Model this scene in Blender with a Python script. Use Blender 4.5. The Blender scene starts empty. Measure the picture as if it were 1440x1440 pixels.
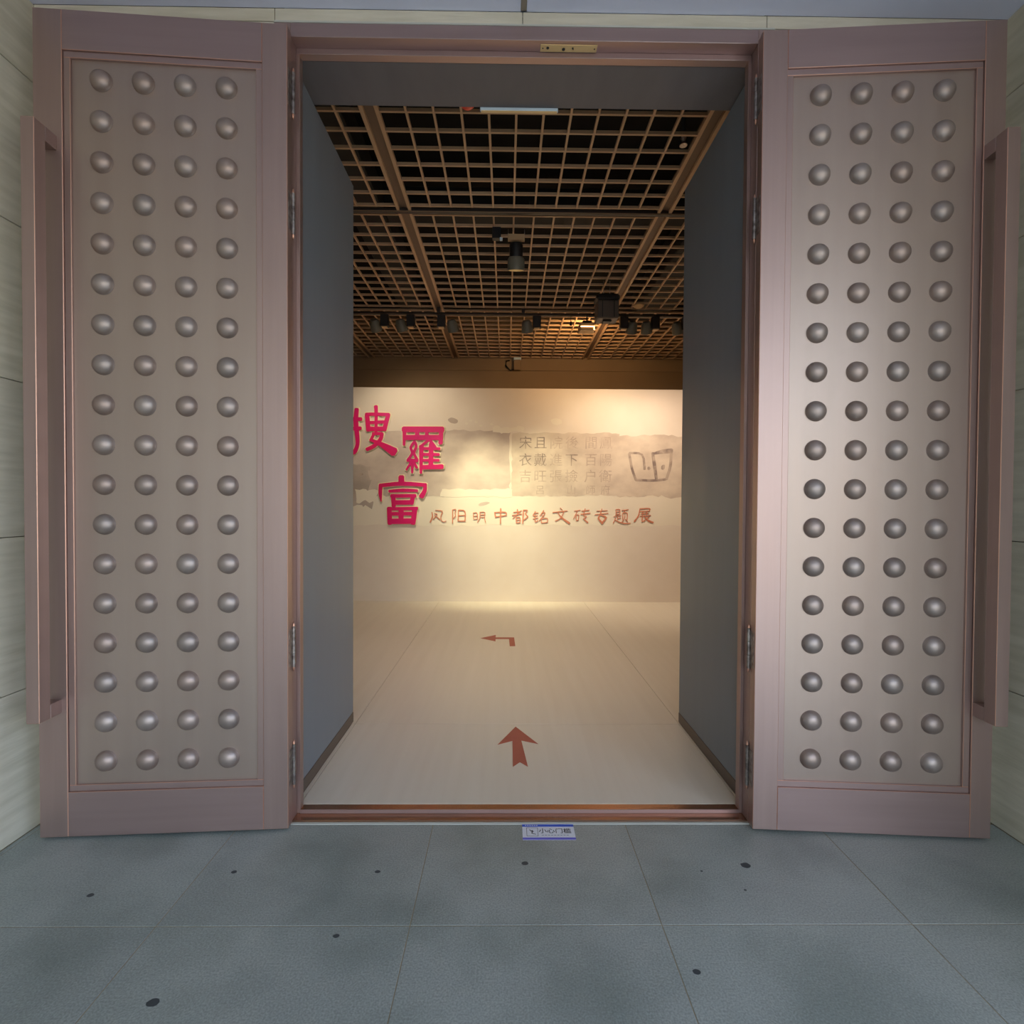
import bpy, bmesh, math, random
from mathutils import Vector, Matrix, noise
random.seed(7)
SC = bpy.context.scene
COL = SC.collection
PI = math.pi

# ------------------------------------------------------------------ camera
YAW, PITCH, ROLL = 0.01056, -12 / 720.0, 0.0058
fw = Vector((math.sin(YAW) * math.cos(PITCH), math.cos(YAW) * math.cos(PITCH), math.sin(PITCH)))
rt = Vector((math.cos(YAW), -math.sin(YAW), 0))
up = rt.cross(fw)
r2 = math.cos(ROLL) * rt + math.sin(ROLL) * up
u2 = -math.sin(ROLL) * rt + math.cos(ROLL) * up
cd = bpy.data.cameras.new('camera')
cd.sensor_fit = 'HORIZONTAL'; cd.sensor_width = 36; cd.lens = 18.0; cd.clip_start = 0.05; cd.clip_end = 200
cam = bpy.data.objects.new('camera', cd); COL.objects.link(cam)
M = Matrix((r2, u2, -fw)).transposed().to_4x4(); M.translation = Vector((0, 0, 1.6))
cam.matrix_world = M
SC.camera = cam

# ------------------------------------------------------------------ world, sun, exposure
w = bpy.data.worlds.new('sky'); SC.world = w; w.use_nodes = True
bg = w.node_tree.nodes['Background']
sky = w.node_tree.nodes.new('ShaderNodeTexSky'); sky.sky_type = 'NISHITA'; sky.sun_disc = False
sky.sun_elevation = math.radians(56); sky.sun_rotation = math.radians(165)
sky.air_density = 1.0; sky.dust_density = 1.6; sky.ozone_density = 0.8
w.node_tree.links.new(sky.outputs[0], bg.inputs[0]); bg.inputs[1].default_value = 0.42
sd = bpy.data.lights.new('sun', 'SUN'); sd.energy = 5.0; sd.angle = 0.35; sd.color = (1.0, 0.96, 0.92)
sun = bpy.data.objects.new('sun', sd); COL.objects.link(sun)
sun.rotation_euler = (math.radians(-18), math.radians(28), 0)
SC.view_settings.view_transform = 'Standard'; SC.view_settings.look = 'None'
SC.view_settings.gamma = 1.0; SC.view_settings.use_curve_mapping = False
SC.view_settings.exposure = 0.55

# ------------------------------------------------------------------ materials
def lin(c):
    return tuple(((v / 255) / 12.92 if v / 255 <= 0.04045 else ((v / 255 + 0.055) / 1.055) ** 2.4) for v in c) + (1,)

MATS = {}
def mat(name, rgb, rough=0.6, metal=0.0, rgb2=None, scale=(8, 8, 8), detail=4, bump=0.0, bscale=None, rand=0.0,
        rvar=0.0, emit=None, estr=0.0, spec=0.5, contrast=(0.3, 0.7), coord='Object'):
    m = bpy.data.materials.new(name); m.use_nodes = True
    nt = m.node_tree; N = nt.nodes; L = nt.links; b = N['Principled BSDF']
    b.inputs['Base Color'].default_value = lin(rgb); b.inputs['Roughness'].default_value = rough
    b.inputs['Metallic'].default_value = metal; b.inputs['Specular IOR Level'].default_value = spec
    if emit:
        b.inputs['Emission Color'].default_value = lin(emit); b.inputs['Emission Strength'].default_value = estr
    tc = N.new('ShaderNodeTexCoord'); mp = N.new('ShaderNodeMapping'); mp.inputs['Scale'].default_value = scale
    L.new(tc.outputs[coord], mp.inputs[0])
    col = None
    if rgb2:
        nz = N.new('ShaderNodeTexNoise'); nz.inputs['Scale'].default_value = 1.0; nz.inputs['Detail'].default_value = detail
        L.new(mp.outputs[0], nz.inputs['Vector'])
        rp = N.new('ShaderNodeValToRGB'); rp.color_ramp.elements[0].position = contrast[0]; rp.color_ramp.elements[1].position = contrast[1]
        rp.color_ramp.elements[0].color = lin(rgb); rp.color_ramp.elements[1].color = lin(rgb2)
        L.new(nz.outputs['Fac'], rp.inputs[0]); col = rp.outputs[0]
        if rvar:
            mr = N.new('ShaderNodeMapRange'); mr.inputs[3].default_value = rough - rvar; mr.inputs[4].default_value = rough + rvar
            L.new(nz.outputs['Fac'], mr.inputs[0]); L.new(mr.outputs[0], b.inputs['Roughness'])
    if rand:
        oi = N.new('ShaderNodeObjectInfo'); hs = N.new('ShaderNodeHueSaturation')
        mr = N.new('ShaderNodeMapRange'); mr.inputs[3].default_value = 1 - rand; mr.inputs[4].default_value = 1 + rand
        L.new(oi.outputs['Random'], mr.inputs[0]); L.new(mr.outputs[0], hs.inputs['Value'])
        mr2 = N.new('ShaderNodeMapRange'); mr2.inputs[3].default_value = 1 - rand * 2; mr2.inputs[4].default_value = 1 + rand * 3
        mul = N.new('ShaderNodeMath'); mul.operation = 'FRACT'
        ml = N.new('ShaderNodeMath'); ml.operation = 'MULTIPLY'; ml.inputs[1].default_value = 7.31
        L.new(oi.outputs['Random'], ml.inputs[0]); L.new(ml.outputs[0], mul.inputs[0]); L.new(mul.outputs[0], mr2.inputs[0])
        L.new(mr2.outputs[0], hs.inputs['Saturation'])
        if col is not None: L.new(col, hs.inputs['Color'])
        else: hs.inputs['Color'].default_value = lin(rgb)
        col = hs.outputs[0]
    if col is not None: L.new(col, b.inputs['Base Color'])
    if bump:
        n2 = N.new('ShaderNodeTexNoise'); n2.inputs['Scale'].default_value = 1.0; n2.inputs['Detail'].default_value = 5
        mp2 = N.new('ShaderNodeMapping'); mp2.inputs['Scale'].default_value = bscale or scale
        L.new(tc.outputs[coord], mp2.inputs[0]); L.new(mp2.outputs[0], n2.inputs['Vector'])
        bp = N.new('ShaderNodeBump'); bp.inputs['Strength'].default_value = bump; bp.inputs['Distance'].default_value = 0.01
        L.new(n2.outputs['Fac'], bp.inputs['Height']); L.new(bp.outputs[0], b.inputs['Normal'])
    MATS[name] = m
    return m

mat('bronze', (172, 149, 143), 0.42, 0.8, (178, 155, 149), scale=(30, 30, 1.2), rvar=0.06)
mat('bronze_rail', (172, 149, 146), 0.42, 0.8, (178, 155, 152), scale=(1.2, 30, 30), rvar=0.06)
mat('bronze_panel', (174, 156, 146), 0.42, 0.75, (178, 161, 151), scale=(14, 14, 0.7), rvar=0.05)
mat('bronze_stud', (164, 150, 144), 0.45, 0.7, rand=0.08)
mat('bronze_edge', (216, 168, 146), 0.4, 0.8)
mat('copper_sill', (176, 128, 98), 0.24, 0.9, (150, 122, 104), scale=(2.5, 18, 18), rvar=0.08)
mat('steel', (186, 178, 172), 0.35, 0.9, (120, 108, 104), scale=(40, 40, 40))
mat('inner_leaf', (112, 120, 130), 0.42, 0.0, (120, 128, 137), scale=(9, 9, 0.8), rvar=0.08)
mat('inner_kick', (98, 86, 78), 0.4, 0.3)
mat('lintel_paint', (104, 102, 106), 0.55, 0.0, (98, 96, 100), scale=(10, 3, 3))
mat('stone', (196, 190, 170), 0.75, 0.0, (216, 210, 192), scale=(3, 3, 26), bump=0.25, bscale=(5, 5, 60), rand=0.03)
mat('grout_pale', (190, 192, 184), 0.8)
mat('joint_dark', (92, 88, 74), 0.9)
mat('joint_tan', (150, 138, 112), 0.9)
mat('plaster', (214, 218, 240), 0.8, 0.0, (219, 223, 244), scale=(2, 2, 2))
mat('strip', (150, 140, 128), 0.5, 0.3)
mat('plaza_bounce', (176, 172, 164), 0.85)
mat('lino', (214, 205, 188), 0.40, 0.0, (220, 212, 196), scale=(14, 0.7, 1), rvar=0.08)
mat('lino_joint', (120, 100, 78), 0.8)
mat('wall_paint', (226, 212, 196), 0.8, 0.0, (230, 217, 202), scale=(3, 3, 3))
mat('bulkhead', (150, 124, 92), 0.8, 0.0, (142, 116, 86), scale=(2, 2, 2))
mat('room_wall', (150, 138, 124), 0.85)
mat('plenum', (16, 14, 13), 0.95)
mat('duct', (40, 38, 36), 0.7)
mat('slat', (196, 160, 124), 0.55, 0.0, (186, 150, 114), scale=(3, 3, 3))
mat('runner', (112, 88, 68), 0.6)
mat('track', (58, 48, 42), 0.5, 0.2)
mat('track_rim', (150, 122, 92), 0.5)
mat('lamp_dark', (44, 42, 42), 0.5, 0.2)
mat('lamp_grey', (110, 106, 92), 0.5)
mat('projector_case', (92, 80, 72), 0.55)
mat('lamp_black', (20, 18, 18), 0.55)
mat('lamp_tan', (196, 160, 116), 0.6)
mat('lens', (255, 220, 170), 0.4, emit=(255, 205, 140), estr=6.0)
mat('arrow_red', (168, 82, 66), 0.6, 0.0, (176, 92, 74), scale=(9, 9, 9))
mat('title_red', (226, 16, 96), 0.45, 0.0, (214, 12, 122), scale=(1.2, 1.2, 1.2))
mat('title_edge', (236, 226, 190), 0.6)
mat('sub_red', (214, 138, 108), 0.5, 0.0, (202, 124, 94), scale=(2, 2, 2))
mat('sign_white', (222, 226, 234), 0.45)
mat('sign_blue', (30, 84, 200), 0.45)
mat('sign_violet', (96, 96, 206), 0.45)
mat('ink', (34, 38, 46), 0.6)
mat('ink_grey', (120, 128, 140), 0.6)
mat('plate_tan', (226, 194, 140), 0.5)
mat('light_box', (196, 214, 226), 0.4)
mat('alarm_red', (226, 62, 40), 0.35)
mat('print_brick', (216, 200, 186), 0.85, 0.0, (186, 168, 158), scale=(2.0, 2.0, 3.0), detail=9, contrast=(0.36, 0.70))
mat('print_brick_b', (220, 204, 186), 0.85, 0.0, (190, 172, 158), scale=(3.0, 2.0, 4.0), detail=10, contrast=(0.35, 0.74))
mat('print_dark', (168, 154, 144), 0.85, 0.0, (198, 181, 168), scale=(3, 2, 4), detail=8)
mat('print_pale', (233, 222, 204), 0.85)
mat('print_ink', (136, 120, 114), 0.85, 0.0, (184, 166, 152), scale=(9, 2, 9), detail=6, contrast=(0.38, 0.6))
mat('print_ink_soft', (182, 162, 148), 0.85, 0.0, (206, 188, 172), scale=(9, 2, 9), detail=6, contrast=(0.38, 0.62))
mat('stain', (62, 68, 70), 0.6)

# outer stone floor: speckled blue-grey granite with a few dark specks
def floor_mat():
    m = mat('granite', (148, 155, 150), 0.42, 0.0, (161, 168, 162), scale=(2.2, 2.2, 2.2), detail=8, bump=0.06,
            bscale=(160, 160, 160), rand=0.03, rvar=0.06, coord='Generated')
    nt = m.node_tree; N = nt.nodes; L = nt.links; b = N['Principled BSDF']
    geo = N.new('ShaderNodeNewGeometry')
    sp = N.new('ShaderNodeTexNoise'); sp.inputs['Scale'].default_value = 150; sp.inputs['Detail'].default_value = 2
    L.new(geo.outputs['Position'], sp.inputs['Vector'])
    rp = N.new('ShaderNodeValToRGB'); rp.color_ramp.elements[0].position = 0.3; rp.color_ramp.elements[1].position = 0.72
    rp.color_ramp.elements[0].color = (0.78, 0.78, 0.78, 1); rp.color_ramp.elements[1].color = (1.22, 1.22, 1.22, 1)
    L.new(sp.outputs['Fac'], rp.inputs[0])
    mx = N.new('ShaderNodeMixRGB'); mx.blend_type = 'MULTIPLY'; mx.inputs[0].default_value = 1
    src = b.inputs['Base Color'].links[0].from_socket
    L.new(src, mx.inputs[1]); L.new(rp.outputs[0], mx.inputs[2])
    st = N.new('ShaderNodeTexNoise'); st.inputs['Scale'].default_value = 2.3; st.inputs['Detail'].default_value = 6
    L.new(geo.outputs['Position'], st.inputs['Vector'])
    r3 = N.new('ShaderNodeValToRGB'); r3.color_ramp.elements[0].position = 0.33; r3.color_ramp.elements[1].position = 0.56
    r3.color_ramp.elements[0].color = (0.72, 0.75, 0.74, 1); r3.color_ramp.elements[1].color = (1, 1, 1, 1)
    L.new(st.outputs['Fac'], r3.inputs[0])
    m2 = N.new('ShaderNodeMixRGB'); m2.blend_type = 'MULTIPLY'; m2.inputs[0].default_value = 1
    L.new(mx.outputs[0], m2.inputs[1]); L.new(r3.outputs[0], m2.inputs[2])
    L.new(m2.outputs[0], b.inputs['Base Color'])
floor_mat()

# ------------------------------------------------------------------ helpers
def link(o, parent=None):
    COL.objects.link(o)
    if parent: o.parent = parent
    return o

def tag(o, label, cat, group=None, kind=None):
    o['label'] = label; o['category'] = cat
    if group: o['group'] = group
    if kind: o['kind'] = kind
    return o

def struct(o, label=None):
    o['kind'] = 'structure'
    if label: o['label'] = label
    return o

def empty(name, loc=(0, 0, 0), rz=0.0):
    o = bpy.data.objects.new(name, None); o.empty_display_size = 0.1
    o.location = loc; o.rotation_euler = (0, 0, rz); link(o); return o

def bmbox(bm, x0, x1, y0, y1, z0, z1):
    vs = [bm.verts.new((x, y, z)) for z in (z0, z1) for y in (y0, y1) for x in (x0, x1)]
    for f in ((0, 2, 3, 1), (4, 5, 7, 6), (0, 1, 5, 4), (2, 6, 7, 3), (0, 4, 6, 2), (1, 3, 7, 5)):
        bm.faces.new([vs[i] for i in f])

def finish(name, bm, m, parent=None, bevel=0.0, smooth=False, seg=1):
    if bevel:
        bmesh.ops.bevel(bm, geom=list(bm.edges), offset=bevel, segments=seg, affect='EDGES', profile=0.7)
    bmesh.ops.recalc_face_normals(bm, faces=list(bm.faces))
    me = bpy.data.meshes.new(name); bm.to_mesh(me); bm.free()
    if smooth:
        for p in me.polygons: p.use_smooth = True
    me.materials.append(MATS[m])
    return link(bpy.data.objects.new(name, me), parent)

def box(name, b, m, parent=None, bevel=0.0, edge=None):
    bm = bmesh.new(); bmbox(bm, *b); o = finish(name, bm, m, parent, bevel)
    if edge and bevel:
        o.data.materials.append(MATS[edge])
        for p in o.data.polygons:
            if max(abs(c) for c in p.normal) < 0.99: p.material_index = 1
    return o

def boxes(name, bs, m, parent=None):
    bm = bmesh.new()
    for b in bs: bmbox(bm, *b)
    return finish(name, bm, m, parent)

def lathe_bm(bm, prof, seg=24, mtx=None, cap=True):
    """prof: list of (r, h) along local z; mtx places it"""
    mtx = mtx or Matrix.Identity(4); rings = []
    for r, h in prof:
        if r < 1e-6: rings.append([bm.verts.new(mtx @ Vector((0, 0, h)))])
        else: rings.append([bm.verts.new(mtx @ Vector((r * math.cos(2 * PI * i / seg), r * math.sin(2 * PI * i / seg), h))) for i in range(seg)])
    for a, b in zip(rings, rings[1:]):
        for i in range(seg):
            j = (i + 1) % seg
            if len(a) == 1 and len(b) == 1: continue
            if len(a) == 1: bm.faces.new((a[0], b[i], b[j]))
            elif len(b) == 1: bm.faces.new((a[i], a[j], b[0]))
            else: bm.faces.new((a[i], a[j], b[j], b[i]))
    if cap:
        if len(rings[0]) > 1: bm.faces.new(list(reversed(rings[0])))
        if len(rings[-1]) > 1: bm.faces.new(rings[-1])

def lathe(name, prof, m, parent=None, seg=24, mtx=None, smooth=False):
    bm = bmesh.new(); lathe_bm(bm, prof, seg, mtx); o = finish(name, bm, m, parent)
    if smooth:
        for p in o.data.polygons: p.use_smooth = True
        try: o.data.set_sharp_from_angle(angle=math.radians(40))
        except Exception: pass
    return o

def axis_mtx(p, d):
    """local +z along d at p"""
    q = Vector(d).normalized().to_track_quat('Z', 'Y')
    return Matrix.Translation(Vector(p)) @ q.to_matrix().to_4x4()

def tube_bm(bm, pts, r, seg=8):
    pts = [Vector(p) for p in pts]; rings = []
    for i, p in enumerate(pts):
        d = (pts[min(i + 1, len(pts) - 1)] - pts[max(i - 1, 0)]).normalized()
        mt = axis_mtx(p, d)
        rings.append([bm.verts.new(mt @ Vector((r * math.cos(2 * PI * k / seg), r * math.sin(2 * PI * k / seg), 0))) for k in range(seg)])
    for a, b in zip(rings, rings[1:]):
        for k in range(seg): bm.faces.new((a[k], a[(k + 1) % seg], b[(k + 1) % seg], b[k]))
    bm.faces.new(list(reversed(rings[0]))); bm.faces.new(rings[-1])

def tube(name, pts, r, m, parent=None, seg=8):
    bm = bmesh.new(); tube_bm(bm, pts, r, seg); return finish(name, bm, m, parent, smooth=True)

def prism(name, pts, ax, a, b, m, parent=None):
    """polygon pts extruded along axis ax ('y' or 'z') from a to b"""
    bm = bmesh.new()
    f = (lambda p, h: (p[0], h, p[1])) if ax == 'y' else (lambda p, h: (p[0], p[1], h))
    A = [bm.verts.new(f(p, a)) for p in pts]; B = [bm.verts.new(f(p, b)) for p in pts]
    n = len(pts)
    bm.faces.new(A); bm.faces.new(list(reversed(B)))
    for i in range(n): bm.faces.new((A[i], B[i], B[(i + 1) % n], A[(i + 1) % n]))
    return finish(name, bm, m, parent)

# ------------------------------------------------------------------ vestibule shell
YW = 2.54            # stone face around the doorway
XL, XR = -2.30, 2.455
ZC = 4.0
fl = struct(boxes('floor', [(XL - 0.3, XR + 5.5, -6.7, 2.62, -0.2, -0.0015)], 'joint_tan'), 'blue-grey granite paving in front of the open doors')
xs = [-3.23, -2.272, -1.312, -0.357, 0.600, 1.560, 2.520, 3.48, 4.44, 5.4, 6.36, 7.32]
ys = [-6.707, -5.749, -4.791, -3.833, -2.875, -1.917, -0.959, -0.001, 0.957, 1.915, 2.525]
for i in range(len(xs) - 1):
    for j in range(len(ys) - 1):
        x0, x1 = max(xs[i], XL), xs[i + 1]
        if x1 > XR and ys[j] >= 0.95: x1 = min(x1, XR)
        if x1 - x0 < 0.01: continue
        box('tile', (x0 + 0.0017, x1 - 0.0017, ys[j] + 0.0017, ys[j + 1] - 0.0017, -0.05, 0.0), 'granite', fl, 0.0012)
struct(box('floor', (-14, 14, -26, -6.72, -0.25, -0.002), 'plaza_bounce'), 'unseen ground outside, made pale to bounce light into the vestibule')  # unseen ground, added pale to bounce sunlight up to the vestibule ceiling

# ceiling panels split by a strip
ce = struct(box('ceiling', (XL - 0.3, XR + 1.2, -6.5, 2.6, ZC + 0.03, ZC + 0.35), 'plaster'), 'plain white vestibule ceiling split by a narrow strip')  # unseen rear part lengthened to cut daylight from behind
box('ceiling_panel', (XL - 0.02, 0.055, -6.5, YW - 0.001, ZC, ZC + 0.03), 'plaster', ce)
box('ceiling_panel', (0.085, XR + 1.2, -6.5, YW - 0.001, ZC, ZC + 0.03), 'plaster', ce)
box('ceiling_strip', (0.056, 0.084, -6.5, YW - 0.002, ZC + 0.004, ZC + 0.028), 'strip', ce)

def clad_side(name, x, sgn, y0, y1, label):
    """stone side wall: body plus slabs; face at x, body away from the passage"""
    a, b = (x + sgn * 0.03, x + sgn * 0.3)
    o = struct(box(name, (min(a, b), max(a, b), y0, y1, -0.1, ZC + 0.02), 'joint_dark'), label)
    zs = [0.0, 0.70, 1.43, 2.16, 2.89, 3.62, ZC]
    yy = y1
    while yy > y0 + 0.01:
        ya = max(yy - 1.2, y0)
        for k in range(6):
            box('stone_slab', (min(x, a), max(x, a), ya + 0.002, yy - 0.002, zs[k] + 0.002, zs[k + 1] - 0.002), 'stone', o, 0.0015)
        yy = ya
    return o
clad_side('wall_left', XL, -1, -6.5, 2.60, 'long pale cream stone side wall of the vestibule')  # unseen rear length added to block daylight from the left
clad_side('wall_right', XR, 1, 1.0, 2.60, 'short shaded stone side wall of the vestibule')  # unseen end set short to let daylight in from the right

# wall with the doorway
RX0, RX1 = -4.5, 3.62      # exhibition room
YI = 2.93                  # inner face of doorway wall
OX0, OX1 = -1.062, 1.222   # opening
OZ = 3.862
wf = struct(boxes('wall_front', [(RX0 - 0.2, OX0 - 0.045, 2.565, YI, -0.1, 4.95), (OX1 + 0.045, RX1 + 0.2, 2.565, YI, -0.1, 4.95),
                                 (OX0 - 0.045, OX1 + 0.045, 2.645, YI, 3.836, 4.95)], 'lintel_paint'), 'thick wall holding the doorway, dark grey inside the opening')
jx = [XL, -1.14, 0.065, 1.265, XR]
for a, b in zip(jx, jx[1:]):
    box('stone_slab', (a + 0.0015, b - 0.0015, YW, 2.565, 3.938, ZC - 0.001), 'stone', wf, 0.001)
for (a, b) in ((XL + 0.002, OX0 - 0.082), (OX1 + 0.082, XR - 0.002)):
    zz = [0.0, 0.70, 1.43, 2.16, 2.89, 3.62, 3.935]
    for k in range(6):
        box('stone_slab', (a, b, YW, 2.565, zz[k] + 0.0015, zz[k + 1] - 0.0015), 'stone', wf, 0.001)
box('sealant_bead', (OX0 - 0.08, OX1 + 0.08, YW - 0.006, YW + 0.01, 3.929, 3.937), 'grout_pale', wf)

# bronze door frame
tf = empty('trim_1', (0, 0, 0)); struct(tf, 'dark bronze door frame lining the doorway')
box('jamb', (OX0 - 0.08, OX0, 2.536, 2.64, 0.0, 3.93), 'bronze', tf, 0.002)
box('jamb', (OX1, OX1 + 0.08, 2.536, 2.64, 0.0, 3.93), 'bronze', tf, 0.002)
box('door_stop', (OX0, OX0 + 0.017, 2.60, 2.642, 0.012, OZ - 0.03), 'bronze', tf, 0.0015)
box('door_stop', (OX1 - 0.017, OX1, 2.60, 2.642, 0.012, OZ - 0.03), 'bronze', tf, 0.0015)
box('header', (OX0, OX1, 2.536, 2.64, OZ, 3.929), 'bronze_rail', tf, 0.002)
box('door_stop', (OX0 + 0.001, OX1 - 0.001, 2.60, 2.642, OZ - 0.028, OZ), 'bronze_rail', tf, 0.0015)
# threshold
ts = empty('trim_2', (0, 0, 0)); struct(ts, 'stepped copper threshold across the doorway')
box('sill_step', (OX0, OX1, 2.542, 2.602, 0.0, 0.012), 'copper_sill', ts, 0.0015)
box('sill_nosing', (OX0 + 0.017, OX1 - 0.017, 2.5965, 2.6025, 0.0122, 0.031), 'bronze_rail', ts, 0.001)
box('sill_step', (OX0 + 0.017, OX1 - 0.017, 2.603, 2.648, 0.0, 0.0295), 'copper_sill', ts, 0.0012)
box('sealant_bead', (OX0 - 0.005, OX1 + 0.005, 2.526, 2.5415, -0.003, 0.003), 'grout_pale', ts)

# ------------------------------------------------------------------ studded bronze doors
def dome_mesh():
    bm = bmesh.new(); R, H = 0.0475, 0.034
    prof = [(0.0495, 0.0), (0.0495, 0.0025), (R, 0.004)]
    for k in range(1, 9):
        t = k / 8 * PI / 2; prof.append((R * math.cos(t) if k < 8 else 0.0, 0.004 + H * math.sin(t)))
    lathe_bm(bm, prof, 24, axis_mtx((0, 0, 0), (0, -1, 0)))
    bmesh.ops.recalc_face_normals(bm, faces=list(bm.faces))
    me = bpy.data.meshes.new('stud'); bm.to_mesh(me); bm.free()
    for p in me.polygons: p.use_smooth = True
    me.materials.append(MATS['bronze_stud']); return me
STUD = dome_mesh()

def studded_door(name, hx, hy, ang, sg, W, s0, hs, label):
    """hinge edge front corner at (hx,hy); local x = sg*s outward, local y into the leaf"""
    d = empty(name, (hx, hy, 0.0), -sg * ang); struct(d, label)
    Z0, Z1 = 0.014, 3.862; T = 0.056
    A0, A1, B0, B1 = 0.117, 1.010, 0.225, 3.680       # moulded opening in the frame
    def B(nm, s0_, s1_, y0, y1, z0, z1, m, bev=0.0, par=d):
        return box(nm, (min(sg * s0_, sg * s1_), max(sg * s0_, sg * s1_), y0, y1, z0, z1), m, par, bev, 'bronze_edge')
    B('stile', 0, A0 - 0.0006, 0, T, Z0, Z1, 'bronze', 0.0022)
    B('stile', A1 + 0.0006, W, 0, T, Z0, Z1, 'bronze', 0.0022)
    B('rail', A0, A1, 0.0006, T - 0.001, Z0, B0, 'bronze_rail', 0.0015)
    B('rail', A0, A1, 0.0006, T - 0.001, B1, Z1, 'bronze_rail', 0.0015)
    pn = B('door_panel', A0 + 0.001, A1 - 0.001, 0.020, T - 0.004, B0 + 0.001, B1 - 0.001, 'bronze_panel')
    i = 0.030
    B('moulding', A0 + 0.0005, A0 + i, 0.008, 0.0205, B0 + i, B1 - i, 'bronze', 0.0015)
    B('moulding', A1 - i, A1 - 0.0005, 0.008, 0.0205, B0 + i, B1 - i, 'bronze', 0.0015)
    B('moulding', A0 + 0.0005, A1 - 0.0005, 0.008, 0.0205, B0 + 0.0005, B0 + i, 'bronze_rail', 0.0015)
    B('moulding', A0 + 0.0005, A1 - 0.0005, 0.008, 0.0205, B1 - i, B1 - 0.0005, 'bronze_rail', 0.0015)
    for r in range(18):
        for c in range(4):
            o = link(bpy.data.objects.new('stud', STUD), d)
            o.location = (sg * (s0 + 0.188 * c), 0.0203, 0.362 + 0.188 * r)
    # tall pull handle: bar standing off on two stubs
    h0, h1 = hs; P = 0.123; q = 0.062
    x0, x1 = min(sg * h0, sg * h1), max(sg * h0, sg * h1)
    hd = box('pull_handle', (x0, x1, -P, -q, 0.604, 3.282), 'bronze', d, 0.002, 'bronze_edge')
    for z0, z1 in ((0.604, 0.668), (3.218, 3.282)):
        box('handle_stub', (x0, x1, -q + 0.0005, 0.0004, z0, z1), 'bronze', hd, 0.001)
    # hinges on the edge
    for zc in (3.585, 3.005, 0.887, 0.300):
        hg = box('hinge', (min(0, -sg * 0.0022), max(0, -sg * 0.0022), 0.014, T, zc - 0.088, zc + 0.088), 'steel', d)
        for k in range(3):
            za = zc - 0.10 + k * 0.067
            lathe('knuckle', [(0.009, za), (0.009, za + 0.065)], 'steel', hg, 12, Matrix.Translation((-sg * 0.007, T + 0.004, 0)), True)
        lathe('pin_tip', [(0.0, zc - 0.125), (0.005, zc - 0.112), (0.006, zc - 0.1005)], 'bronze_edge', hg, 10, Matrix.Translation((-sg * 0.007, T + 0.004, 0)), True)
        lathe('pin_tip', [(0.006, zc + 0.1005), (0.005, zc + 0.112), (0.0, zc + 0.125)], 'bronze_edge', hg, 10, Matrix.Translation((-sg * 0.007, T + 0.004, 0)), True)
    return d
studded_door('door_1', -1.052, 2.472, math.radians(3.33), -1, 1.137, 0.285, (1.035, 1.091), 'tall bronze studded door leaf folded back beside the pale cream stone wall')
studded_door('door_2', 1.212, 2.466, math.radians(3.90), 1, 1.106, 0.278, (1.012, 1.068), 'tall bronze studded door leaf folded back beside the shaded stone wall')

# small plate under the header, floor sticker
pl = empty('strike_plate', (0.295, 2.577, OZ)); tag(pl, 'tan strike plate screwed under the door header', 'plate')
box('plate', (-0.14, 0.14, -0.021, 0.019, -0.004, -0.0003), 'plate_tan', pl, 0.0008)
for dx, r in ((-0.128, 0.003), (-0.104, 0.007), (-0.025, 0.008), (0.02, 0.004), (0.022, 0.003), (0.128, 0.003)):
    lathe('screw', [(r, -0.0062), (r, -0.0038)], 'ink', pl, 10, Matrix.Translation((dx, random.uniform(-0.006, 0.006), 0)))

# ------------------------------------------------------------------ inner grey doors
def inner_leaf(name, x, sg, label):
    d = empty(name, (x, 2.72, 0.0)); struct(d, label)
    a, b = (0, sg * 0.045)
    box('leaf', (min(a, b), max(a, b), 0.0, 0.925, 0.105, 3.822), 'inner_leaf', d, 0.002)
    a2, b2 = (-sg * 0.002, sg * 0.046)
    box('kick_strip', (min(a2, b2), max(a2, b2), 0.0, 0.926, 0.036, 0.104), 'inner_kick', d, 0.001)
    return d
inner_leaf('door_3', -1.088, -1, 'plain grey inner door leaf opened into the room beside the red title characters')
inner_leaf('door_4', 1.247, 1, 'plain dark inner door leaf opened into the room beside the carved stamp print')

# ------------------------------------------------------------------ exhibition room
ZF = 0.03; YB = 8.17; YE = 8.9; ZG = 4.1
fi = struct(box('floor', (RX0 - 0.1, RX1 + 0.1, 2.648, YE + 0.1, -0.2, ZF - 0.004), 'lino_joint'), 'smooth beige sheet floor of the exhibition room')
for b in ((-1.057 - 0.033, -1.067, 2.649, 3.618), (-1.064, 1.236, 2.649, 3.618), (1.239, 1.247 + 0.003, 2.649, 3.618),
          (-1.064, 1.241, 3.622, YB - 0.002), (RX0, -1.067, 3.622, YB - 0.002), (1.244, RX1, 3.622, YB - 0.002),
          (RX0, -1.1, YI, 3.618), (1.26, RX1, YI, 3.618)):
    box('floor_sheet', (b[0], b[1], b[2], b[3], -0.05, ZF), 'lino', fi, 0.0008)
wb = struct(box('wall_back', (-3.9, RX1, YB, YB + 0.16, ZF - 0.02, 3.428), 'wall_paint'), 'white exhibition title wall with printed brick mural')
wr = struct(boxes('wall_rear', [(RX0 - 0.1, RX1 + 0.1, YE, YE + 0.15, 0, 4.95)], 'bulkhead'), 'tan bulkhead above the title wall')
box('bulkhead_ledge', (RX0, RX1, YE - 0.02, YE - 0.0005, 3.895, 4.09), 'bulkhead', wr, 0.002)
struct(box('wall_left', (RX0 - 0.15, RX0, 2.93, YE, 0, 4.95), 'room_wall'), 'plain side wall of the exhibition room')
struct(box('wall_right', (RX1, RX1 + 0.15, 2.93, YE, 0, 4.95), 'room_wall'), 'plain side wall of the exhibition room past the stamp print')

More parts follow.
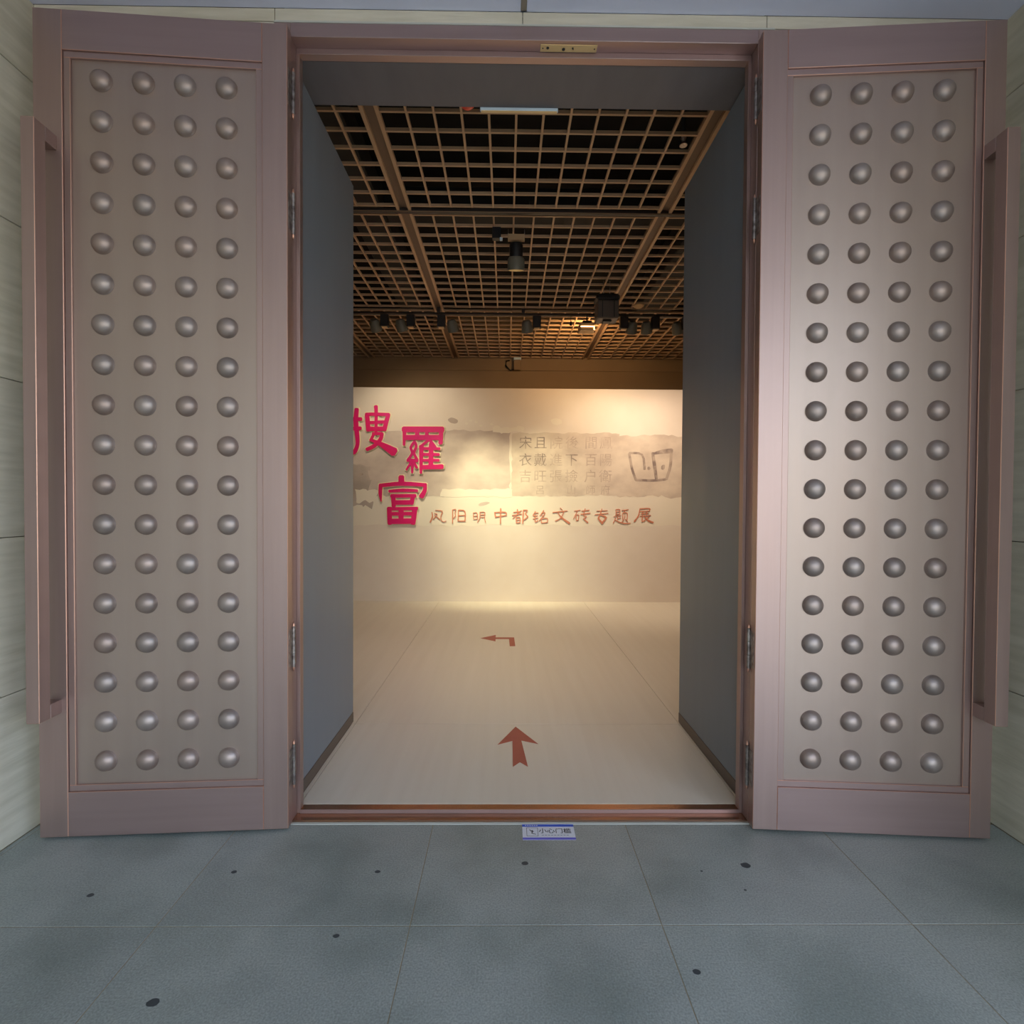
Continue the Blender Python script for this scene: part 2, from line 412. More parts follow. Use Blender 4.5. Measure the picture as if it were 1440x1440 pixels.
# open cell ceiling
cg = struct(box('ceiling', (RX0 - 0.15, RX1 + 0.15, 2.55, YE + 0.15, 4.95, 5.1), 'plenum'), 'dark open-cell ceiling with tan slats over the exhibition room')
SH, ST = 0.024, 0.0075
rows = [(2.96, 4.372), (4.505, 6.593), (6.725, 8.813)]
colsx = [(RX0 + 0.02, -2.395, 12), (-2.285, -0.945, 8), (-0.835, 1.285, 12), (1.395, RX1 - 0.02, 12)]
def slat(b): box('slat', b, 'slat', cg)
for ri, (y0, y1) in enumerate(rows):
    ny = 12 if ri else 8
    yl = y0 if ri else y1 - 8 * 0.174
    for (x0, x1, nx) in colsx:
        for k in range(ny + 1):
            y = yl + (y1 - yl) * k / ny
            slat((x0, x1, y - ST, y + ST, ZG + 0.0012, ZG + SH))
        for k in range(nx + 1):
            x = x0 + (x1 - x0) * k / nx
            slat((x - ST, x + ST, yl - ST, y1 + ST, ZG, ZG + SH - 0.001))
for xc in (-2.34, -0.89, 1.34):
    rn = box('main_runner', (xc - 0.05, xc + 0.05, YI + 0.01, YE - 0.02, ZG + 0.0205, ZG + SH + 0.04), 'runner', cg)
    for s in (-1, 1):
        a, b = xc + s * 0.036, xc + s * 0.062
        box('runner_lip', (min(a, b), max(a, b), YI + 0.01, YE - 0.02, ZG - 0.004, ZG + 0.02), 'slat', rn)
for (x0, x1, y0, y1, z0, z1) in ((-1.6, -1.25, 3.0, 8.7, 4.5, 4.75), (1.9, 2.4, 3.0, 8.7, 4.45, 4.8), (-3.5, 3.2, 5.2, 5.5, 4.55, 4.78)):
    struct(box('trim_3', (x0, x1, y0, y1, z0, z1), 'duct', None, 0.01), 'dark duct above the open ceiling')

# lighting tracks under the two cross gaps
def track(y, z, label):
    t = empty('lighting_track', (0, y, z)); tag(t, label, 'track')
    box('rail_body', (RX0 + 0.01, RX1 - 0.01, -0.018, 0.018, 0.0, 0.034), 'track', t, 0.002)
    box('rail_lip', (RX0 + 0.01, RX1 - 0.01, -0.021, -0.0185, 0.002, 0.008), 'track_rim', t)
    for x in (-3.4, -2.34, -0.89, 0.2, 1.34, 2.4): box('hanger_clip', (x - 0.02, x + 0.02, -0.024, 0.024, 0.0345, 0.10), 'track', t)
    return t
track(4.44, 4.085, 'dark lighting track crossing the ceiling above the inner doors')
track(6.655, 4.02, 'dark lighting track carrying the row of spotlights')

# ------------------------------------------------------------------ spotlights
def spot(name, x, y, z, hx, aim, label, power=0, cone=60, group=None, col=(1.0, 0.72, 0.38), blend=0.9):
    """gear box hanging from the track at x, round head beside it at hx"""
    t = empty(name, (x, y, z)); tag(t, label, 'spotlight', group)
    box('gear_box', (-0.052, 0.052, -0.05, 0.03, -0.165, -0.012), 'lamp_dark', t, 0.006)
    box('adapter', (-0.025, 0.025, -0.016, 0.016, -0.012, -0.0005), 'lamp_black', t)
    box('end_cap', (-0.034, 0.034, -0.052, 0.02, -0.179, -0.166), 'lamp_tan', t, 0.003)
    hp = Vector((hx - x, 0.03, -0.125)); d = (Vector(aim) - (Vector((x, y, z)) + hp)).normalized()
    mt = axis_mtx(hp, d)
    hd = lathe('lamp_head', [(0.0, -0.075), (0.045, -0.07), (0.064, -0.04), (0.074, 0.05), (0.074, 0.075), (0.066, 0.075), (0.062, 0.062), (0.0, 0.062)], 'lamp_grey', t, 24, mt, True)
    lathe('lens', [(0.0, 0.0635), (0.06, 0.0635), (0.06, 0.066), (0.0, 0.066)], 'lens' if power else 'lamp_dark', hd, 20, mt)
    sx = 1 if hx > x else -1
    tube('arm', [(sx * 0.045, -0.02, -0.11), tuple(hp - Vector((sx * 0.06, 0, 0)))], 0.009, 'lamp_tan', t)
    if power:
        ld = bpy.data.lights.new('spot_light', 'SPOT'); ld.energy = power; ld.color = col; ld.spot_size = math.radians(cone)
        ld.spot_blend = blend; ld.shadow_soft_size = 0.05
        lo = bpy.data.objects.new('spot_light', ld); link(lo, t)
        lo.matrix_local = axis_mtx(hp + d * 0.09, -d)
    return t
TY, TZ = 6.63, 4.019
GS = 'track spotlights aimed at the title wall'
WARM = (1.0, 0.85, 0.62); PINK = (1.0, 0.78, 0.60)
HOT = (1.0, 0.93, 0.58)
spot('track_spotlight', -1.575, TY, TZ, -1.71, (-1.45, YB, 2.4), 'track spotlight above the half hidden title character, farthest from the floodlight', 62, 105, GS, WARM, 1.0)
spot('track_spotlight', -1.24, TY, TZ, -1.375, (-0.75, YB, 1.35), 'track spotlight second along the rail from the end farthest from the floodlight', 120, 46, GS, HOT, 1.0)
spot('track_spotlight', -0.85, TY, TZ, -0.715, (-0.1, YB, 1.3), 'track spotlight hanging beside the long ceiling runner next to the red title', 225, 46, GS, HOT, 1.0)
spot('track_spotlight', 0.375, TY, TZ, 0.25, (0.65, YB, 1.5), 'track spotlight hanging alone above the middle of the subtitle', 115, 48, GS, HOT, 1.0)
spot('track_spotlight', 1.495, TY, TZ, 1.61, (1.5, YB, 1.8), 'track spotlight just past the big black projector box', 62, 105, GS, WARM, 1.0)
spot('track_spotlight', 1.90, TY, TZ, 1.80, (2.3, YB, 1.7), 'slim track spotlight above the carved stamp print', 60, 110, GS, PINK, 1.0)
spot('track_spotlight', 2.30, TY, TZ, 2.20, (3.2, YB, 1.4), 'track spotlight half hidden behind the dark inner door edge', 60, 110, GS, PINK, 1.0)

fdl = empty('floodlight', (1.02, 6.62, 4.019)); tag(fdl, 'lit floodlight with glowing open barn-door hood', 'floodlight')
tube('stem', [(0, 0, 0), (0, 0, -0.11)], 0.008, 'lamp_dark', fdl)
bm = bmesh.new()
prof = [(-0.085, -0.06), (0.085, -0.06), (0.105, 0.09), (-0.105, 0.09)]
vs0 = [bm.verts.new((x, y, -0.11)) for x, y in prof]; vs1 = [bm.verts.new((x, y, -0.20)) for x, y in prof]
bm.faces.new(vs0); bm.faces.new(vs1)
for i in range(4): bm.faces.new((vs0[i], vs0[(i + 1) % 4], vs1[(i + 1) % 4], vs1[i]))
finish('hood', bm, 'lamp_tan', fdl)
box('lens', (-0.088, 0.088, -0.066, -0.0605, -0.160, -0.150), 'lens', fdl)  # emissive strip on the hood's back, stands in for its lit edge
box('lens', (0.08, 0.088, -0.066, -0.0605, -0.198, -0.160), 'lens', fdl)  # same glowing stand-in for the lit side edge of the hood
box('lamp_body', (-0.06, 0.06, -0.045, 0.06, -0.109, -0.07), 'lamp_dark', fdl, 0.01)
ld = bpy.data.lights.new('flood_light', 'SPOT'); ld.energy = 38; ld.color = (1.0, 0.60, 0.26); ld.spot_size = 3.0; ld.spot_blend = 1; ld.shadow_soft_size = 0.08
lo = bpy.data.objects.new('flood_light', ld); link(lo, fdl); lo.matrix_local = axis_mtx((0, 0.12, -0.155), Vector((0, -0.98, 0.18)))

pj = empty('projector_box', (1.115, 5.8, ZG)); tag(pj, 'big black box lamp hung from two wires below the ceiling', 'projector')
box('housing', (-0.12, 0.12, -0.10, 0.10, -0.435, -0.235), 'projector_case', pj, 0.012)
box('lid', (-0.13, 0.13, -0.11, 0.11, -0.234, -0.165), 'lamp_black', pj, 0.02)
for s in (-1, 1):
    tube('hanging_wire', [(s * 0.035, 0, -0.17), (s * 0.035, 0, 0.01)], 0.003, 'steel', pj)
    box('rib', (s * 0.065 - 0.004, s * 0.065 + 0.004, -0.106, -0.1003, -0.425, -0.245), 'lamp_black', pj)
box('base_ring', (-0.05, 0.05, -0.05, 0.05, -0.455, -0.4355), 'lamp_black', pj, 0.008)

cs = empty('ceiling_spotlight', (0.075, 4.75, ZG)); tag(cs, 'dark cylinder spotlight under a tan bracket in the middle of the grid', 'spotlight')
box('bracket', (-0.077, 0.077, -0.02, 0.02, -0.085, -0.03), 'lamp_tan', cs, 0.002)
tube('hanging_wire', [(-0.075, 0, -0.035), (-0.075, 0, 0.02)], 0.003, 'steel', cs)
tube('hanging_wire', [(0.075, 0, -0.035), (0.075, 0, 0.02)], 0.003, 'steel', cs)
mt = axis_mtx((0, 0.0, -0.10), (0, 0.30, -0.95))
hd = lathe('lamp_body', [(0.0, 0.0), (0.05, 0.0), (0.062, 0.02), (0.062, 0.12)], 'lamp_black', cs, 24, mt, True)
lathe('lamp_shade', [(0.066, 0.1205), (0.079, 0.14), (0.079, 0.235), (0.072, 0.235), (0.07, 0.15), (0.0, 0.15)], 'lamp_grey', cs, 24, mt, True)
lathe('lens', [(0.0, 0.152), (0.069, 0.152), (0.069, 0.156), (0.0, 0.156)], 'lens', hd, 20, mt)
ld = bpy.data.lights.new('spot_light', 'SPOT'); ld.energy = 130; ld.color = PINK; ld.spot_size = 2.0; ld.spot_blend = 1; ld.shadow_soft_size = 0.06
lo = bpy.data.objects.new('spot_light', ld); link(lo, cs); lo.matrix_local = axis_mtx(mt @ Vector((0, 0, 0.24)), -Vector((0, 0.30, -0.95)))
tr = empty('transformer', (-0.105, 4.70, ZG)); tag(tr, 'small dark transformer box beside the cylinder spotlight', 'transformer')
box('case', (-0.04, 0.04, -0.03, 0.03, -0.10, 0.0), 'lamp_black', tr, 0.004)
box('plug', (0.03, 0.055, -0.035, -0.005, -0.118, -0.095), 'light_box', tr, 0.003)
pg = empty('hanging_plug', (0.815, TY, TZ)); tag(pg, 'small dark plug dangling from the track on a thin cord', 'plug')
tube('cord', [(0, 0, 0.0), (0, 0, -0.065)], 0.003, 'lamp_black', pg)
lathe('plug_body', [(0.006, -0.064), (0.016, -0.09), (0.016, -0.12), (0.0, -0.128)], 'lamp_black', pg, 12, None, True)
sdk = empty('smoke_detector', (1.645, 6.46, ZG - 0.0)); tag(sdk, 'flat tan round smoke detector under the ceiling slats', 'detector')
lathe('base', [(0.068, -0.012), (0.07, 0.0)], 'lamp_tan', sdk, 24, None, True)
lathe('cover', [(0.0, -0.03), (0.045, -0.027), (0.062, -0.0125)], 'lamp_tan', sdk, 24, None, True)
spk = empty('sprinkler', (1.205, 3.56, ZG + 0.06)); tag(spk, 'small shiny sprinkler head beside the ceiling runner', 'sprinkler')
tube('pipe', [(0, 0, 0.85), (0, 0, -0.02)], 0.014, 'lamp_black', spk)
lathe('head', [(0.012, -0.02), (0.02, -0.035), (0.01, -0.06), (0.026, -0.08), (0.026, -0.086), (0.0, -0.086)], 'steel', spk, 14, None, True)
jb = empty('junction_box', (0.17, YE - 0.021, 4.0)); tag(jb, 'tan box with pale cap fixed on the bulkhead', 'junction box')
box('case', (-0.06, 0.06, -0.09, 0, -0.115, 0.055), 'bulkhead', jb, 0.004)
box('cap', (-0.065, 0.065, -0.10, -0.0, 0.056, 0.098), 'light_box', jb, 0.006)
tube('cable', [(-0.06, -0.03, -0.09), (-0.12, -0.03, -0.11), (-0.20, -0.025, -0.03), (-0.19, -0.02, 0.05), (-0.13, -0.02, 0.06)], 0.012, 'lamp_black', jb)
bx = empty('light_box', (0.058, YI + 0.001, 3.818)); tag(bx, 'narrow pale light box mounted behind the lintel', 'light box')
box('case', (-0.221, 0.221, 0.0, 0.02, 0.004, 0.17), 'light_box', bx, 0.004)
box('base_strip', (-0.215, 0.215, 0.002, 0.018, 0.0, 0.0035), 'plate_tan', bx)
al = empty('alarm_beacon', (-0.238, YI + 0.04, 3.862)); tag(al, 'orange red round alarm beacon peeking under the lintel', 'alarm')
lathe('dome', [(0.0, 0.0), (0.03, 0.006), (0.045, 0.022), (0.05, 0.05)], 'alarm_red', al, 24, None, True)
lathe('base', [(0.052, 0.0505), (0.052, 0.08)], 'sign_white', al, 24)

# ------------------------------------------------------------------ floor arrows and warning sticker
A1 = [(0.072, 3.575), (0.216, 3.314), (0.106, 3.364), (0.136, 3.026), (0.089, 3.08), (0.046, 3.025), (0.047, 3.359), (-0.051, 3.304)]
tag(prism('floor_arrow', A1, 'z', ZF + 0.0004, ZF + 0.0012, 'arrow_red'), 'straight brick-red arrow stuck on the floor inside the doorway', 'arrow')
A2 = [(-0.297, 5.936), (-0.12, 6.085), (-0.12, 5.975), (0.096, 5.975), (0.104, 5.608), (0.043, 5.604), (0.036, 5.90), (-0.119, 5.90), (-0.118, 5.80)]
tag(prism('floor_arrow', A2, 'z', ZF + 0.0004, ZF + 0.0012, 'arrow_red'), 'bent brick-red arrow on the floor turning toward the title characters', 'arrow')

def text_mesh(name, body, size, m, parent, loc, flat=True, depth=0.0, wscale=1.0, bold=0.0):
    cu = bpy.data.curves.new(name, 'FONT'); cu.body = body; cu.size = size; cu.align_x = 'CENTER'; cu.align_y = 'CENTER'
    cu.extrude = depth; cu.offset = bold
    o = bpy.data.objects.new(name + '_tmp', cu); COL.objects.link(o)
    bpy.context.view_layer.update()
    me = bpy.data.meshes.new_from_object(o.evaluated_get(bpy.context.evaluated_depsgraph_get()))
    bpy.data.objects.remove(o); bpy.data.curves.remove(cu)
    me.name = name; me.materials.clear(); me.materials.append(MATS[m])
    o = link(bpy.data.objects.new(name, me), parent); o.location = loc; o.scale = (wscale, 1, 1)
    if not flat: o.rotation_euler = (PI / 2, 0, 0)
    return o

sg = empty('floor_sticker', (0.213, 2.466, 0.0)); tag(sg, 'white warning sticker with blue bands on the paving before the threshold', 'sticker')
W2, H2 = 0.127, 0.058
bm = bmesh.new(); bmbox(bm, -W2, W2, -H2, H2, 0.0003, 0.0010); st = finish('sheet', bm, 'sign_white', sg)
box('blue_band', (-W2, W2, H2 - 0.018, H2, 0.00105, 0.0014), 'sign_blue', sg)
box('blue_band', (-W2, W2, -H2, -H2 + 0.016, 0.00105, 0.0014), 'sign_violet', sg)
text_mesh('lettering', '小心门槛', 0.040, 'ink', sg, (0.032, 0.0055, 0.0013), bold=0.0004)
for k in range(9): box('small_print', (-0.035 + k * 0.015, -0.035 + k * 0.015 + 0.011, -0.026, -0.0225, 0.00105, 0.0013), 'ink_grey', sg)
for k in range(6): box('small_print', (-W2 + 0.014 + k * 0.011, -W2 + 0.021 + k * 0.011, H2 - 0.011, H2 - 0.006, 0.00145, 0.0017), 'sign_white', sg)
for pts_ in ([(-0.092, 0.018), (-0.086, 0.008), (-0.076, 0.012), (-0.082, -0.010)], [(-0.086, 0.006), (-0.072, 0.0)], [(-0.084, -0.008), (-0.074, -0.014), (-0.062, -0.018)]):
    bm = bmesh.new()
    for a_, b_ in zip(pts_, pts_[1:]):
        va, vb = Vector(a_ + (0.00125,)), Vector(b_ + (0.00125,)); nn = (vb - va).normalized().cross(Vector((0, 0, 1))) * 0.0022
        bm.faces.new([bm.verts.new(q_) for q_ in (va - nn, vb - nn, vb + nn, va + nn)])
    finish('icon_figure', bm, 'ink', sg)
ic = boxes('icon', [(-0.107, -0.105, -0.032, 0.033, 0.00105, 0.0013), (-0.053, -0.051, -0.032, 0.033, 0.00105, 0.0013),
                    (-0.107, -0.051, 0.031, 0.033, 0.00105, 0.0013), (-0.107, -0.051, -0.032, -0.030, 0.00105, 0.0013)], 'ink', sg)

# ------------------------------------------------------------------ brush strokes
def ribbon(bm, pts, ws, conv, y0, y1, grow=0.0):
    """variable-width stroke as a solid ribbon; pts in design units, conv -> (X,Z) on the wall"""
    P = []; Wd = []
    n = len(pts)
    if not isinstance(ws, (list, tuple)): ws = [ws] * n
    if len(ws) == 2 and n > 2: ws = [ws[0] + (ws[1] - ws[0]) * i / (n - 1) for i in range(n)]
    for i in range(n - 1):                              # resample
        for k in range(3):
            t = k / 3
            P.append(Vector((pts[i][0] * (1 - t) + pts[i + 1][0] * t, pts[i][1] * (1 - t) + pts[i + 1][1] * t)))
            Wd.append(ws[i] * (1 - t) + ws[i + 1] * t)
    P.append(Vector(pts[-1])); Wd.append(ws[-1])
    for _ in range(2):                                  # soften corners
        Q = [p.copy() for p in P]
        for i in range(1, len(P) - 1): Q[i] = P[i] * 0.6 + (P[i - 1] + P[i + 1]) * 0.2
        P = Q
    d0 = (P[0] - P[1]).normalized(); d1 = (P[-1] - P[-2]).normalized()
    P = [P[0] + d0 * (Wd[0] * 0.25 + grow)] + P + [P[-1] + d1 * (Wd[-1] * 0.25 + grow)]
    Wd = [Wd[0] * 0.6] + Wd + [Wd[-1] * 0.6]
    L = []; R = []
    for i, p in enumerate(P):
        d = (P[min(i + 1, len(P) - 1)] - P[max(i - 1, 0)]).normalized(); nn = Vector((-d.y, d.x)) * (Wd[i] / 2 + grow)
        L.append(conv(p + nn)); R.append(conv(p - nn))
    def V(p, y): return bm.verts.new((p[0], y, p[1]))
    fL = [V(p, y0) for p in L]; fR = [V(p, y0) for p in R]; bL = [V(p, y1) for p in L]; bR = [V(p, y1) for p in R]
    for i in range(len(P) - 1):
        bm.faces.new((fL[i], fL[i + 1], fR[i + 1], fR[i])); bm.faces.new((bL[i], bR[i], bR[i + 1], bL[i + 1]))
        bm.faces.new((fL[i], bL[i], bL[i + 1], fL[i + 1])); bm.faces.new((fR[i], fR[i + 1], bR[i + 1], bR[i]))
    bm.faces.new((fL[0], fR[0], bR[0], bL[0])); bm.faces.new((fL[-1], bL[-1], bR[-1], fR[-1]))

# wall design frame: u to the right, v downward, in 1/100 wall units; a unit is KW metres on the wall
KW = YB / 720.0
def wall_uv(u, v):
    """design sheet -> wall X,Z (sheet hung 0.33 deg off level like the lettering)"""
    x = (u - 720) * KW; z = (720 - v) * KW
    c, s = 1.0, 0.0058
    return (x * c + z * s * 1.0 + 0.0863, 1.6 - 0.1362 + z * c - 0.0 * x + x * 0.0058)

def char_obj(name, strokes, conv, y0, y1, m, parent=None, grow=0.0):
    bm = bmesh.new()
    for k, s in enumerate(strokes): ribbon(bm, s[0], s[1], conv, y0 - k * 0.00006, y1, grow)
    bmesh.ops.recalc_face_normals(bm, faces=list(bm.faces))
    return finish(name, bm, m, parent)

T_SOU = [([(-60, 232), (140, 230)], 34), ([(-60, 345), (60, 330), (135, 328)], 34), ([(92, 125), (80, 250), (98, 400), (108, 500), (70, 590), (-20, 600)], [40, 44, 40, 36, 40, 22]),
         ([(293, 95), (298, 170), (295, 390)], [36, 30, 28]), ([(190, 180), (300, 178), (432, 182)], 30), ([(202, 185), (216, 350)], 42), ([(424, 180), (384, 345)], 40),
         ([(205, 268), (275, 266)], 28), ([(310, 262), (400, 260)], 30), ([(215, 335), (382, 332)], 42), ([(262, 384), (362, 382)], 28),
         ([(275, 384), (248, 440)], 26), ([(360, 382), (350, 440), (290, 510), (200, 552)], [34, 36, 38, 34]), ([(236, 448), (330, 484), (430, 540), (490, 578)], [26, 40, 66, 84])]
T_LUO = [([(585, 338), (1000, 338)], 54), ([(595, 424), (985, 424)], 48), ([(598, 330), (592, 505)], [40, 22]), ([(985, 330), (978, 485)], [42, 40]), ([(730, 340), (730, 424)], 40), ([(832, 340), (832, 424)], 34),
         ([(705, 465), (655, 530), (690, 585), (640, 655)], 24), ([(705, 465), (728, 520), (690, 585), (735, 660)], 24), ([(630, 664), (738, 668)], 30), ([(684, 670), (681, 798)], [34, 18]), ([(668, 690), (618, 768)], [26, 16]), ([(700, 690), (732, 745)], [26, 22]),
         ([(858, 445), (762, 525)], 24), ([(862, 445), (925, 530)], 28), ([(776, 515), (774, 800)], [44, 24]), ([(880, 490), (878, 740)], 44), ([(790, 540), (970, 542)], 26), ([(790, 602), (962, 604)], 28), ([(790, 664), (962, 664)], 26), ([(790, 738), (1000, 732)], [40, 46])]
T_FU = [([(568, 838), (568, 905)], 54), ([(340, 932), (570, 908), (828, 926)], [34, 40, 34]), ([(350, 925), (345, 1020), (356, 1100)], [36, 34, 10]), ([(820, 922), (818, 990), (780, 1050)], [30, 38, 48]),
        ([(440, 992), (590, 980), (738, 986)], [26, 34, 26]), ([(462, 1042), (718, 1040)], 34), ([(482, 1035), (490, 1150)], 40), ([(695, 1035), (676, 1125)], 40), ([(482, 1112), (686, 1110)], 44),
        ([(430, 1178), (738, 1174)], 32), ([(442, 1170), (450, 1335)], 44), ([(714, 1172), (694, 1335)], 46), ([(450, 1232), (700, 1230)], 34), ([(440, 1312), (698, 1308)], 52), ([(568, 1178), (568, 1310)], 48)]
def fat(st): return [(a, [q * 1.12 for q in b] if isinstance(b, list) else b * 1.12) for a, b in st]
def conv_title(p): return wall_uv(490 + p.x * 0.1319, 560 + p.y * 0.1319)
TITLES = [('title_character', T_SOU, 'large red brush character partly hidden behind the grey inner door'),
          ('title_character', T_LUO, 'large red brush character with a wide boxed top, next to the half hidden one'),
          ('title_character', T_FU, 'large red brush character with a roof stroke, lowest of the title')]
for nm, st_, lb in TITLES:
    st_ = fat(st_)
    root = empty(nm, (0, 0, 0)); tag(root, lb, 'lettering', 'red title characters on the wall')
    char_obj('backing', st_, conv_title, YB - 0.020, YB - 0.006, 'title_edge', root, 9.0)
    char_obj('glyph', st_, conv_title, YB - 0.034, YB - 0.0205, 'title_red', root)

w1, w2 = 11, 15
SUB = [
 (0, [([(150, 130), (160, 180), (130, 250)], [12, 16, 18]), ([(190, 106), (285, 112), (255, 170), (258, 225), (288, 250), (320, 232)], [8, 14, 12, 12, 10, 6]), ([(180, 145), (222, 150), (165, 215)], 10), ([(182, 165), (245, 215)], [8, 16])]),
 (0, [([(395, 100), (395, 260)], 13), ([(395, 100), (440, 90), (420, 138), (435, 172), (406, 200)], 10), ([(465, 106), (460, 236)], 13), ([(465, 104), (550, 104), (542, 240)], 14), ([(465, 170), (540, 166)], 11), ([(460, 234), (542, 234)], 12)]),
 (0, [([(640, 140), (646, 215)], 9), ([(640, 138), (690, 130), (690, 212)], 9), ([(645, 176), (690, 172)], 8), ([(645, 214), (690, 208)], 8), ([(720, 130), (720, 200), (692, 250)], 10), ([(720, 128), (786, 124), (770, 180), (786, 250)], 9), ([(720, 160), (772, 158)], 7), ([(720, 190), (768, 188)], 7)]),
 (0, [([(895, 130), (906, 190)], 16), ([(895, 132), (1040, 124), (1030, 172)], [13, 15, 13]), ([(902, 186), (1030, 166)], 13), ([(966, 85), (964, 265)], [16, 13])]),
 (0, [([(1118, 130), (1204, 120)], 10), ([(1165, 95), (1165, 160)], 11), ([(1104, 166), (1216, 150)], 10), ([(1212, 108), (1110, 204)], 10), ([(1150, 190), (1155, 262)], 11), ([(1150, 190), (1202, 185), (1196, 256)], 11), ([(1155, 222), (1196, 220)], 8), ([(1155, 256), (1196, 252)], 11), ([(1236, 105), (1230, 265)], 14), ([(1236, 106), (1292, 100), (1252, 150), (1300, 180), (1242, 220)], [11, 14, 12, 15, 12])]),
 (1, [([(60, 110), (35, 155)], 10), ([(50, 130), (92, 125)], 9), ([(40, 160), (86, 155)], 8), ([(35, 192), (92, 180)], 8), ([(62, 150), (56, 240), (92, 208)], 10), ([(152, 98), (110, 160)], 9), ([(130, 130), (182, 114), (105, 212)], 9), ([(130, 148), (152, 166)], 8), ([(125, 192), (130, 238)], 9), ([(125, 190), (202, 180), (192, 232)], 10), ([(130, 236), (192, 230)], 9)]),
 (1, [([(332, 72), (358, 96)], 9), ([(252, 122), (412, 104)], [12, 9]), ([(372, 115), (342, 190), (278, 216)], [10, 12, 9]), ([(308, 128), (350, 182), (435, 240)], [10, 18, 26])]),
 (1, [([(488, 106), (552, 96)], 9), ([(522, 105), (480, 192)], 9), ([(506, 150), (510, 212)], 9), ([(506, 150), (542, 145), (532, 206)], 9), ([(510, 210), (532, 206)], 9), ([(570, 106), (652, 96)], 10), ([(560, 142), (662, 128)], 12), ([(606, 80), (582, 164), (632, 164), (590, 196)], 10), ([(584, 188), (636, 232)], [8, 20])]),
 (1, [([(735, 106), (852, 100)], 7), ([(714, 146), (860, 130)], 8), ([(790, 82), (772, 150), (745, 185), (800, 244)], [8, 14, 20, 24]), ([(778, 148), (850, 176), (795, 234)], [14, 22, 20])]),
 (1, [([(945, 90), (945, 145)], 9), ([(945, 90), (992, 84), (986, 142)], 10), ([(945, 116), (986, 112)], 8), ([(945, 142), (986, 140)], 8), ([(924, 166), (1002, 155)], 9), ([(965, 160), (960, 216)], 9), ([(965, 186), (998, 182)], 8), ([(942, 180), (918, 238)], 9), ([(935, 205), (1000, 236), (1060, 246), (1105, 238)], [8, 12, 14, 8]), ([(1010, 100), (1082, 90)], 9), ([(1046, 95), (1036, 122)], 8), ([(1020, 126), (1020, 202)], 9), ([(1020, 126), (1074, 120), (1068, 202)], 10), ([(1046, 140), (1040, 190), (1014, 226)], 8), ([(1050, 196), (1074, 222)], 9)]),
 (1, [([(1205, 82), (1326, 74), (1312, 106)], 11), ([(1210, 112), (1312, 106)], 9), ([(1206, 80), (1196, 160), (1148, 222)], [10, 14, 18]), ([(1240, 116), (1236, 158)], 10), ([(1286, 112), (1280, 154)], 10), ([(1220, 136), (1302, 130)], 9), ([(1210, 162), (1328, 155)], 10), ([(1236, 165), (1230, 232), (1268, 204)], 12), ([(1312, 170), (1274, 192)], 9), ([(1255, 165), (1300, 214), (1355, 232)], [10, 22, 20])]),
]
sub = empty('subtitle_lettering', (0, 0, 0)); tag(sub, 'row of small brick-red brush characters under the mural', 'lettering')
def conv_a(p): return wall_uv(590 + p.x * 0.11806, 705 + p.y * 0.11806)
def conv_b(p): return wall_uv(745 + p.x * 0.12847, 705 + p.y * 0.12847)
for k, s in SUB:
    g = char_obj('character', [(a, [q * 0.9 for q in b] if isinstance(b, list) else b * 0.9) for a, b in s], conv_b if k else conv_a, YB - 0.012, YB - 0.0065, 'sub_red', sub)

# ------------------------------------------------------------------ printed mural on the title wall
def ragged(u0, v0, u1, v1, amp, seed, n=26):
    pts = []
    def edge(a, b, m):
        for i in range(m):
            t = i / m; x = a[0] + (b[0] - a[0]) * t; y = a[1] + (b[1] - a[1]) * t
            q = noise.noise_vector(Vector((x * 0.12 + seed * 9.1, y * 0.12, seed)))
            q2 = noise.noise_vector(Vector((x * 0.5, y * 0.5 + seed * 3.3, seed)))
            pts.append((x + amp * (q.x + q2.x * 0.4), y + amp * (q.y + q2.y * 0.4)))
    c = [(u0, v0), (u1, v0), (u1, v1), (u0, v1)]
    nv = max(4, int(n * (v1 - v0) / max(u1 - u0, 1)))
    for a, b, m in ((c[0], c[1], n), (c[1], c[2], nv), (c[2], c[3], n), (c[3], c[0], nv)): edge(a, b, m)
    return pts
def patch(name, pts, lvl, m):
    Q = [wall_uv(*p) for p in pts]
    return prism(name, Q, 'y', YB - 0.0010 * lvl, YB - 0.0002, m, wb)
patch('mural_patch', ragged(440, 688, 962, 739, 4, 1, 40), 1, 'print_pale')
patch('mural_patch', ragged(430, 606, 716, 698, 3, 2, 40), 2, 'print_brick')
patch('mural_patch', ragged(719, 609, 869, 697, 2.5, 3, 30), 2.2, 'print_brick_b')
patch('mural_patch', ragged(866, 612, 1010, 698, 4, 4, 22), 2.5, 'print_brick_b')
patch('mural_patch', ragged(440, 655, 521, 712, 8, 5, 20), 3, 'print_dark')
patch('mural_patch', ragged(690, 601, 735, 608, 4, 6, 14), 3.2, 'print_pale')
patch('mural_patch', ragged(500, 688, 530, 705, 5, 8, 10), 3.6, 'print_pale')
patch('mural_patch', ragged(620, 688, 720, 699, 3, 9, 20), 3.4, 'print_pale')
def blot(u, v, a, b, rot, m, lvl):
    pts = []
    for k in range(18):
        t = 2 * PI * k / 18; r = 1 + 0.18 * noise.noise(Vector((math.cos(t) * 1.3 + u, math.sin(t) * 1.3, v)))
        x = a * r * math.cos(t); y = b * r * math.sin(t)
        pts.append((u + x * math.cos(rot) - y * math.sin(rot), v + x * math.sin(rot) + y * math.cos(rot)))
    patch('mural_blot', pts, lvl, m)
blot(636, 592, 7, 4, 0.25, 'print_dark', 1.2)
blot(781, 593, 8, 4.5, 0.1, 'print_pale', 1.2)
blot(508, 667, 3, 2.2, 0.2, 'print_ink', 3.8)
blot(680, 708.5, 8, 2.4, -0.2, 'print_brick', 1.6)
